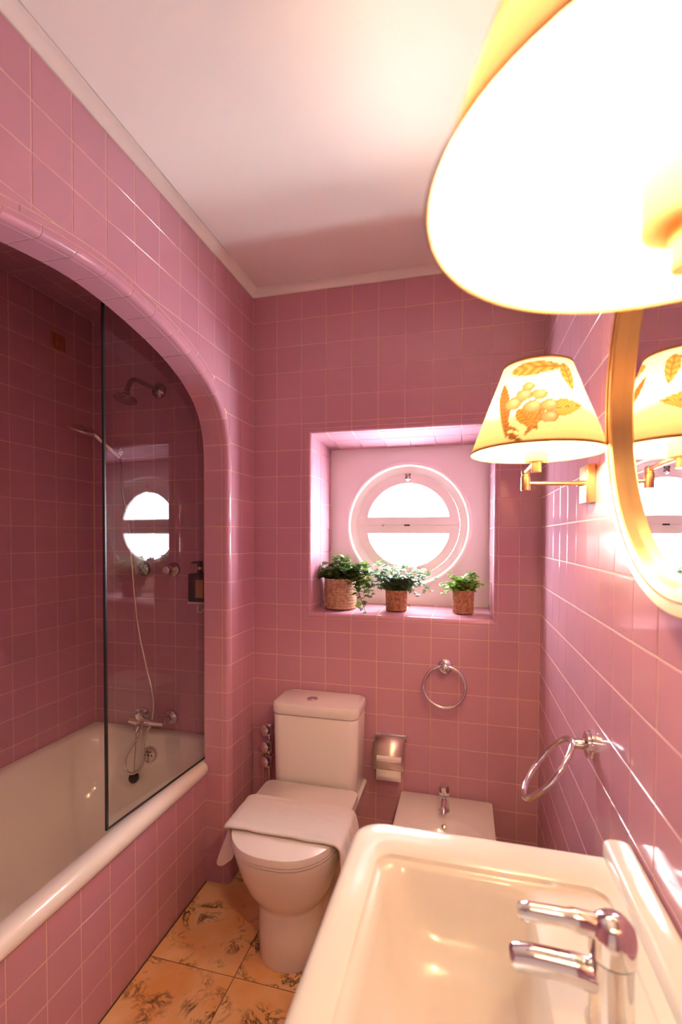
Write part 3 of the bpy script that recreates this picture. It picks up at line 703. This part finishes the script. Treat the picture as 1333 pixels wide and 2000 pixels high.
# ================================================================ bidet
BXc, BZt = .833, .363
bd = thing('bidet', 'white bidet standing under the towel ring on the window wall', 'bidet', (BXc, -.27, 0))
def rc(hx, yb, yf, r): return [(x, y+.27) for x, y in rr(-hx, hx, yf, yb, r, 9)]
part('body', loft([(rc(.115, -.012, -.44, .06), 0), (rc(.12, -.012, -.45, .06), .05), (rc(.14, -.012, -.48, .05), .2), (rc(.172, -.012, -.51, .03), .30), (rc(.177, -.012, -.518, .016), .345), (rc(.177, -.012, -.518, .016), BZt-.004), (rc(.1755, -.0135, -.5165, .015), BZt-.001), (rc(.173, -.016, -.514, .014), BZt), (rc(.150, -.158, -.498, .145), BZt+.0002), (rc(.141, -.168, -.490, .139), BZt-.003), (rc(.122, -.195, -.468, .120), BZt-.026), (rc(.09, -.24, -.43, .089), BZt-.075), (rc(.05, -.29, -.37, .039), BZt-.09)]), 'china', bd, True, 30)
part('overflow_hole', lathe([(.0001, .002), (.0075, .002), (.009, .001), (.009, -.002)], (.001, .27-.192, BZt-.017), (0, -.72, .7), 16), 'steel', bd)
bt = thing('bidet_tap', 'short chrome mixer tap on the bidet', 'tap', (BXc-.002, -.115, BZt))
part('tap_body', lathe([(.022, 0), (.022, .004), (.0195, .008), (.0185, .055), (.0195, .06)], n=24), 'chrome', bt)
part('lever', cat(lathe([(.0195, .062), (.020, .085), (.0165, .097), (.0001, .1)], n=24), tube([(0, .004, .092), (0, -.03, .101), (0, -.058, .106)], [.011, .010, .008], 12)), 'chrome', bt)
part('spout', tube(spline([(0, 0, .042), (0, -.03, .045), (0, -.062, .035), (0, -.074, .024)], 5), [.012]*11+[.0115]*5, 14), 'chrome', bt)
# ================================================================ accessories on the window wall
tr = thing('towel_ring', 'chrome towel ring on the window wall above the bidet', 'towel ring', (.826, 0, .880))
part('rosette', lathe([(.0285, 0), (.0285, .008), (.024, .013), (.016, .015), (.016, .034), (.0185, .036), (.0185, .048), (.013, .052), (.0001, .052)], (0, 0, 0), (0, -1, 0), 28), 'chrome', tr)
part('ring', ring((.0, -.046, -.070), .0795, .0062, (0, -1, .08)), 'chrome', tr)
tr = thing('towel_ring', 'chrome towel ring swung out from the basin wall', 'towel ring', (W, -.782, .930))
part('rosette', lathe([(.031, 0), (.031, .006), (.028, .008), (.028, .014), (.020, .017), (.012, .019), (.011, .036), (.009, .040)], (0, 0, 0), (-1, 0, 0), 28), 'chrome', tr)
part('pivot', ball((-.040, 0, 0), .0105), 'chrome', tr)
q_ = math.radians(37); part('ring', ring((-.043-.083*math.sin(q_), 0, .004-.083*math.cos(q_)), .083, .0066, (math.cos(q_), -.10, -math.sin(q_))), 'chrome', tr)
tp = thing('paper_holder', 'chrome toilet paper holder with a curved cover', 'paper holder', (.613, 0, .56))
part('bracket', cat(bbox(-.066, .066, -.006, 0, .000, .026, .003), tube([(-.060, -.012, .014), (.060, -.012, .014)], .0075, 12), lathe([(.011, 0), (.011, .016)], (-.058, 0, .013), (0, -1, 0), 14), lathe([(.011, 0), (.011, .016)], (.058, 0, .013), (0, -1, 0), 14)), 'chrome', tp)
def cover():
    V, F = [], []; A = [(-.016, .020), (-.030, .012), (-.048, -.006), (-.062, -.030), (-.070, -.052), (-.073, -.072), (-.073, -.092)]
    A = [(p.x, p.y) for p in spline([(a, b, 0) for a, b in A], 4)]
    for y, z in A: V += [(-.062, y, z), (.062, y, z)]
    F = [(2*k, 2*k+1, 2*k+3, 2*k+2) for k in range(len(A)-1)]; return V, F
co = part('cover', cover(), 'satin', tp, True, 60); md = co.modifiers.new('thick', 'SOLIDIFY'); md.thickness = .0016
part('spindle', tube([(-.058, -.04, -.055), (.058, -.04, -.055)], .005, 10), 'chrome', tp)
part('arm', tube([(-.058, -.008, .012), (-.058, -.03, -.03), (-.058, -.04, -.055)], .0035, 8), 'chrome', tp)
part('arm', tube([(.058, -.008, .012), (.058, -.03, -.03), (.058, -.04, -.055)], .0035, 8), 'chrome', tp)
rl = thing('toilet_roll', 'white toilet roll under the chrome cover', 'toilet paper', (.613, -.04, .505))
part('roll', lathe([(.012, -.05), (.030, -.0505), (.032, -.049), (.032, .049), (.030, .0505), (.012, .05), (.012, -.05)], d=(1, 0, 0), n=32), 'paper', rl)
def sheet():
    A = [(-.032, .0), (-.0335, -.03), (-.035, -.06), (-.036, -.078)]; V = []
    for y, z in A: V += [(-.049, y, z), (.049, y, z)]
    return V, [(2*k, 2*k+1, 2*k+3, 2*k+2) for k in range(3)]
so_ = part('loose_sheet', sheet(), 'paper', rl); so_.modifiers.new('thick', 'SOLIDIFY').thickness = .0008

# ================================================================ basin
SX0, SX1, SY0, SY1, SZ = .703, W-.0015, -1.66, -1.042, .847
bs = thing('wash_basin', 'white rectangular wash basin with a raised back ledge', 'basin', ((SX0+SX1)/2, (SY0+SY1)/2, SZ-.14))
def basin():
    S = []
    def s(x0, x1, y0, y1, r, z): S.append((rr(x0, x1, y0, y1, r, 9), z))
    s(SX0+.10, SX1, SY0+.10, SY1-.10, .05, SZ-.150); s(SX0+.045, SX1, SY0+.045, SY1-.045, .06, SZ-.115); s(SX0+.012, SX1, SY0+.012, SY1-.012, .055, SZ-.055)
    s(SX0, SX1, SY0, SY1, .05, SZ-.030); s(SX0, SX1, SY0, SY1, .05, SZ-.012); s(SX0+.003, SX1, SY0+.003, SY1-.003, .05, SZ-.005); s(SX0+.010, SX1, SY0+.010, SY1-.010, .05, SZ-.0008); s(SX0+.018, SX1-.005, SY0+.018, SY1-.018, .045, SZ)
    xa, xb, ya, yb = SX0+.057, SX1-.062, SY0+.092, SY1-.092
    s(xa-.010, xb+.008, ya-.010, yb+.010, .03, SZ); s(xa-.003, xb+.002, ya-.003, yb+.003, .028, SZ-.003); s(xa, xb, ya, yb, .026, SZ-.009)
    xc = .998
    s(xa+.004, xc+.014, ya+.005, yb-.005, .03, SZ-.011); s(xa+.010, xc+.003, ya+.010, yb-.010, .04, SZ-.016); s(xa+.018, xc-.004, ya+.018, yb-.018, .05, SZ-.035); s(xa+.032, xc-.012, ya+.030, yb-.032, .06, SZ-.075); s(xa+.058, xc-.028, ya+.055, yb-.06, .06, SZ-.105); s(xa+.09, xc-.06, ya+.10, yb-.10, .04, SZ-.113)
    return loft(S)
part('bowl', local(basin(), bs.location), 'basin', bs, True, 40)
part('upstand', local(bbox(W-.046, W-.0015, SY0, SY1+.006, SZ-.02, SZ+.027, .009, .012, 5), bs.location), 'basin', bs)
part('drain', local(lathe([(.0001, .003), (.018, .003), (.023, .001), (.023, -.004)], (.88, -1.35, SZ-.113), n=24), bs.location), 'chrome', bs)
ft = thing('basin_tap', 'chrome single-lever mixer tap on the wash basin', 'tap', (1.061, -1.352, SZ-.011))
part('tap_body', lathe([(.027, 0), (.027, .004), (.0235, .009), (.0225, .07), (.0235, .082)], n=32), 'chrome', ft)
part('spout', tube(spline([(-.005, 0, .052), (-.04, .003, .056), (-.085, .007, .054), (-.106, .009, .050)], 6), [.0165]*7+[.0155]*6+[.015]*5+[.013], 18), 'chrome', ft)
cp = part('lever_cap', lathe([(.0245, .084), (.0248, .105), (.022, .118), (.014, .126), (.0001, .128)], n=32), 'chrome', ft)
part('lever', tube(spline([(-.006, 0, .111), (-.04, .003, .113), (-.085, .007, .110), (-.100, .008, .108)], 6), [.0125]*7+[.0105]*7+[.0095]*4+[.006], 16), 'chrome', ft)

# ================================================================ mirror
mi = thing('round_mirror', 'round mirror with a deep gold frame above the basin', 'mirror', (W, -1.283, 1.612))
MR = .322
part('frame', lathe([(MR-.002, 0), (MR, .004), (MR, .030), (MR-.003, .033), (MR-.018, .033), (MR-.0195, .0305), (MR-.021, .033), (MR-.032, .033), (MR-.035, .030), (MR-.035, .012)], d=(-1, 0, 0), n=128), 'gold', mi, True, 30)
part('groove_shade_ring', ring((-.0335, 0, 0), MR-.0195, .0011, (1, 0, 0), 128, 6), 'braid', mi)  # brown ring colours in the shade of the frame's recessed line
gl = lathe([(.0001, .014), (MR-.034, .014)], d=(-1, 0, 0), n=128)
part('glass', (gl[0], gl[1][:128]), 'mirror', mi, False)

# ================================================================ sconces
SR0, SR1, SZ0, SZ1 = .128, .064, 1.557, 1.728
def art(deg, h):                           # print on the cloth: fruit, leaves and stalks on a cream and peach ground
    a = (deg+180) % 120-60
    peach, cream, ochre, olive, brown, pink = np.array((.95, .62, .30)), np.array((1, .88, .66)), np.array((.62, .36, .10)), np.array((.34, .22, .05)), np.array((.20, .10, .03)), np.array((.60, .26, .12))
    t = min(1, max(0, (.36+.05*math.sin(math.radians(a*3))-h)/.06+.5)); c = cream*(1-t)+peach*t
    R = SR0+(SR1-SR0)*h; x = math.radians(a)*R*1000*.78; y = h*175      # millimetres on the cloth
    def leaf(x0, y0, x1, y1, wd, col, st):
        nonlocal c
        dx, dy = x1-x0, y1-y0; L = math.hypot(dx, dy); u = ((x-x0)*dx+(y-y0)*dy)/L/L; v = ((y-y0)*dx-(x-x0)*dy)/L
        if 0 < u < 1:
            w = wd*math.sin(PI*u**.7)
            if abs(v) < w:
                k = .75+.25*math.sin((u*L*.9+abs(v)*.8)*st); k = k*(1-.35*(abs(v)/w)**6); c = col*k if abs(v) > .8 else brown
    leaf(14, 62, 68, 72, 17, ochre*.8+olive*.2, 1.3); leaf(-26, 68, 2, 22, 13, olive, 1.1); leaf(8, 68, -16, 12, 8, ochre*.7, 1.4)
    leaf(-44, 82, -12, 86, 7, olive*1.1, 1.2); leaf(-40, 150, 44, 152, 15, ochre, .5); leaf(36, 160, 52, 100, 10, ochre*.95, .6); leaf(-52, 130, -42, 10, 10, brown*1.6, .8)
    for k, (fx, fy) in enumerate(((-44, 38), (-45, 22), (-40, 14))): leaf(fx, fy, fx+22, fy-9 if k else fy-16, 4, brown*1.5, 1)
    for gx_, gy_, r in ((-34, 81, 13), (-18, 96, 12), (3, 94, 11), (-6, 70, 13), (16, 71, 12), (16, 47, 12), (-12, 112, 9)):
        d = math.hypot(x-gx_, y-gy_)/r
        if d < 1: c = (pink*(1-.55*d**4)+np.array((.02, .16, .16))*max(0, 1-math.hypot(x-gx_-r*.25, y-gy_-r*.3)/r*1.6))
    if h > .975 or h < .02: c = brown
    return np.clip(c, 0, 1)*np.array((.17, .150, .165))
def shade_mesh(th0):
    n, m = 240, 60; V, F = [], []; col = []
    for j in range(m+1):
        h = j/m; r = SR0+(SR1-SR0)*h
        for i in range(n):
            d = 360*i/n-180; a = th0+math.radians(d); V.append((r*math.cos(a), r*math.sin(a), (SZ1-SZ0)*h)); col += [*art(d, h), 1]
    for j in range(m):
        for i in range(n): F.append((j*n+i, j*n+(i+1) % n, (j+1)*n+(i+1) % n, (j+1)*n+i))
    me = mesh('shade', V, F, True); ca_ = me.color_attributes.new('print', 'FLOAT_COLOR', 'POINT'); ca_.data.foreach_set('color', col)
    return me
def sconce(label, py, sx, sy, ex, ey, th0):
    s = thing('wall_sconce', label, 'lamp', (W, py, 1.51), group='swing-arm wall sconces')
    L_ = s.location
    part('wall_plate', local(bbox(W-.020, W, py-.034, py+.034, 1.467, 1.551, .002), L_), 'brass', s)
    part('arm', local(cat(tube([(W-.015, py, 1.512), (ex, ey, 1.515)], .0048, 12), lathe([(.0065, 0), (.0065, .012)], (W-.020, py, 1.512), (-1, 0, 0), 12)), L_), 'brass', s)
    part('knuckle', local(lathe([(.0095, -.016), (.0105, -.014), (.0105, .016), (.0085, .018), (.0085, .021), (.0095, .022), (.0095, .030), (.007, .032)], (ex, ey, 1.514), n=20), L_), 'brass', s)
    part('swing_arm', local(tube([(ex, ey, 1.541), (sx, sy, 1.541)], .0048, 12), L_), 'brass', s)
    part('stem', local(lathe([(.0095, -.022), (.0095, .012), (.012, .013), (.012, .018)], (sx, sy, 1.541), n=18), L_), 'brass', s)
    part('candle_sleeve', local(lathe([(.0225, 0), (.0225, .048)], (sx, sy, 1.540), n=28), L_), 'sleeve', s)
    part('bulb', local(lathe([(.010, 0), (.011, .006), (.018, .022), (.020, .034), (.018, .046), (.011, .055), (.0001, .058)], (sx, sy, 1.586), n=24), L_), 'bulb', s)
    o = link('shade', shade_mesh(th0), 'shade', s); o.location = Vector((sx, sy, SZ0))-L_
    part('shade_rim', local(ring((sx, sy, SZ0), SR0, .0014, (0, 0, 1), 96, 6), L_), 'braid', s)
    part('shade_rim', local(ring((sx, sy, SZ1), SR1, .0014, (0, 0, 1), 72, 6), L_), 'braid', s)
    for k in range(3):
        a = 2*PI*k/3+.4; part('shade_spoke', local(tube([(sx+.008*math.cos(a), sy+.008*math.sin(a), SZ1-.030), (sx+SR1*math.cos(a), sy+SR1*math.sin(a), SZ1-.002)], .0011, 6), L_), 'brass', s)
    return s
a1 = math.atan2(CAM[1]+.905, CAM[0]-1.034)
sconce('brass sconce with a printed fruit shade beside the mirror, nearer the window', -.740, 1.034, -.905, 1.033, -.740, a1)
sconce('brass sconce with a glowing shade, close up over the basin', -1.826, 1.003, -1.664, 1.033, -1.826, a1+.6)

# ================================================================ plants on the sill
def pot_geo(r, h, kind):
    n, m = (160, 56) if kind == 'braid' else (144, 48); V, F = [], []
    for j in range(m+1):
        t = j/m; z = t*h
        for i in range(n):
            a = 2*PI*i/n
            if kind == 'braid':
                row = t*11; k = int(row); d = .0020*abs(math.sin(PI*row))**.6+.0011*math.sin(a*46+(1 if k % 2 else -1)*row*2.6)
                R = r*(.97+.03*math.sin(PI*t))+d
            else:
                row = t*13; col = a/(2*PI)*26; d = .0022*math.sin(PI*(row % 1))*(.4+.6*abs(math.sin(PI*col+(PI/2 if int(row) % 2 else 0))))+(.0020 if abs((col+.5*(int(row) % 2)) % 1-.5) < .16 else 0)
                R = r*(.95+.06*t)+d
            if t == 0: R *= .97
            V.append((R*math.cos(a), R*math.sin(a), z))
    k0 = len(V)
    for rr2, z in ((r*.93, h-.001), (r*.91, h-.014)):
        for i in range(n): a = 2*PI*i/n; V.append((rr2*math.cos(a), rr2*math.sin(a), z))
    R_ = m+3
    for j in range(R_-1):
        for i in range(n): F.append((j*n+i, j*n+(i+1) % n, (j+1)*n+(i+1) % n, (j+1)*n+i))
    F.append(tuple(reversed(range(n))))
    return V, F
def leaf_geo(V, F, p, d, up, s):
    d = Vector(d).normalized(); side = d.cross(Vector(up)); side = side.normalized() if side.length > 1e-4 else Vector((1, 0, 0)); n = side.cross(d)
    out = [(0, 0), (.42, .12), (.50, .42), (.30, .55), (.36, .86), (0, 1.0), (-.36, .86), (-.30, .55), (-.50, .42), (-.42, .12)]
    k = len(V); V.append(tuple(Vector(p)+d*(.5*s)+n*(.06*s)))
    for x, y in out: V.append(tuple(Vector(p)+d*(y*s)+side*(x*s)-n*(.22*s*(x*x*2+(y-.4)**2*.6))))
    for i in range(10): F.append((k, k+1+i, k+1+(i+1) % 10))
def plant(label, x, y, r, h, kind, leafm, stems, rnd):
    rs = random.Random(rnd); z0 = NZ0+(BZ0-NZ0)*(y-NR)/(ND-NR)+.0006
    p = thing('potted_plant', label, 'plant', (x, y, z0))
    b = part('basket', pot_geo(r, h, kind), 'seagrass' if kind == 'braid' else 'rattan', p, True, 60)
    part('soil', lathe([(.0001, h-.012), (r*.90, h-.014)], n=24), 'soil', p)
    SV, SF, LV, LF = [], [], [], []
    for (dx, dy, up, droop, L, n, sz) in stems:
        pts = []; n = int(n*1.7); sz *= 1.25
        for k in range(9):
            t = k/8; pts.append((dx*L*t+rs.uniform(-.003, .003), dy*L*t, h-.012+up*math.sin(min(1, t*1.25)*PI/2)-droop*t*t))
        if pts[-1][1]+y > ND-.02: pts = [(a, min(b2, ND-.02-y), c) for a, b2, c in pts]
        g = tube(spline(pts, 3), .0009, 5); k0 = len(SV); SV += g[0]; SF += [tuple(i+k0 for i in f) for f in g[1]]
        for k in range(n):
            t = .18+.82*(k+rs.random()*.6)/n; t = min(1, t); i = min(7, int(t*8)); f = t*8-i
            q = Vector(pts[i]).lerp(Vector(pts[i+1]), f)
            a = rs.uniform(0, 2*PI); d = Vector((math.cos(a)+dx*.8, math.sin(a)*.8+dy*.5-.25, rs.uniform(-.5, .55)))
            q2 = q+d.normalized()*rs.uniform(.002, .010)
            if q2.y+y > ND-.025: continue
            leaf_geo(LV, LF, q2, d, (rs.uniform(-.5, .5), -.45+rs.uniform(-.4, .4), 1), sz*rs.uniform(.65, 1.25))
    if SF: link('stems', mesh('stems', SV, SF, True), 'stem', p, kind='stuff')
    link('foliage', mesh('foliage', LV, LF, True), leafm, p, kind='stuff')
def fan(rs, n, Lr, upr, dr, nl, sz, x0=-1, x1=1):
    R = []; n = int(n*2.2)
    for k in range(n):
        a = rs.uniform(0, 2*PI); R.append((rs.uniform(x0, x1), -.35+.7*rs.random(), rs.uniform(*upr), rs.uniform(*dr), rs.uniform(*Lr), nl, sz))
    return R
r1 = random.Random(3)
st1 = fan(r1, 30, (.03, .085), (.018, .055), (0, .02), 9, .021)+[(-1, -.25, .055, .045, .135, 11, .021), (-1, -.1, .06, .02, .125, 10, .021), (-.9, -.3, .05, .06, .12, 10, .022), (-.25, 0, .105, 0, .06, 10, .02), (-.1, 0, .085, 0, .05, 10, .02), (.5, 0, .085, .01, .09, 10, .021), (.7, -.2, .07, .03, .10, 12, .021), (.8, -.35, .06, .07, .11, 12, .020), (.9, -.45, .055, .11, .13, 13, .020), (.85, -.6, .05, .15, .15, 13, .019), (.8, -.65, .045, .165, .17, 14, .019), (1, -.3, .06, .09, .12, 11, .02), (1, -.1, .075, .04, .11, 10, .02), (.95, 0, .08, .02, .13, 13, .02), (1, -.2, .07, .05, .15, 14, .019), (.9, -.1, .095, .03, .14, 13, .02), (.95, -.4, .06, .12, .165, 14, .018), (.4, 0, .10, .0, .06, 11, .02), (-.6, 0, .085, .01, .09, 11, .02)]
plant('leafy plant in the largest, pale braided basket on the sill', .364, .118, .069, .132, 'braid', 'leaf_dark', st1, 11)
st2 = fan(r1, 36, (.03, .085), (.025, .075), (0, .03), 9, .0155)+[(-1, -.1, .09, .01, .13, 12, .016), (-.9, -.2, .07, .03, .14, 12, .016), (-.8, 0, .125, 0, .12, 11, .016), (-.6, 0, .115, 0, .09, 10, .016), (.7, -.2, .06, .045, .11, 12, .015), (.9, -.1, .085, .02, .14, 12, .015), (1, 0, .10, .03, .16, 12, .015), (.8, .1, .115, .02, .13, 11, .015), (.9, -.25, .06, .075, .10, 9, .014), (.3, 0, .11, 0, .05, 10, .015), (-.2, .1, .10, 0, .05, 10, .015), (1, -.1, .07, .06, .15, 10, .014), (-1, 0, .10, .02, .15, 14, .016), (-.9, -.3, .06, .05, .13, 13, .016), (-.7, -.2, .09, .02, .10, 13, .016), (.6, -.1, .09, .02, .10, 13, .015), (.9, 0, .07, .03, .12, 13, .015), (.5, .1, .12, .0, .08, 12, .015)]
plant('grey-green trailing plant in the middle woven basket on the sill', .613, .118, .043, .088, 'weave', 'leaf_grey', st2, 12)
st3 = fan(r1, 26, (.02, .06), (.02, .055), (0, .02), 9, .0155)+[(-1, -.1, .05, .02, .085, 12, .016), (-.9, -.2, .035, .045, .08, 11, .015), (-.7, 0, .07, 0, .07, 10, .016), (.7, 0, .085, 0, .045, 9, .016), (.8, 0, .075, .0, .06, 8, .015), (1, -.15, .045, .01, .075, 8, .015)]
plant('bright lime-green plant in the rightmost woven basket on the sill', .892, .118, .041, .096, 'weave', 'leaf_lime', st3, 13)
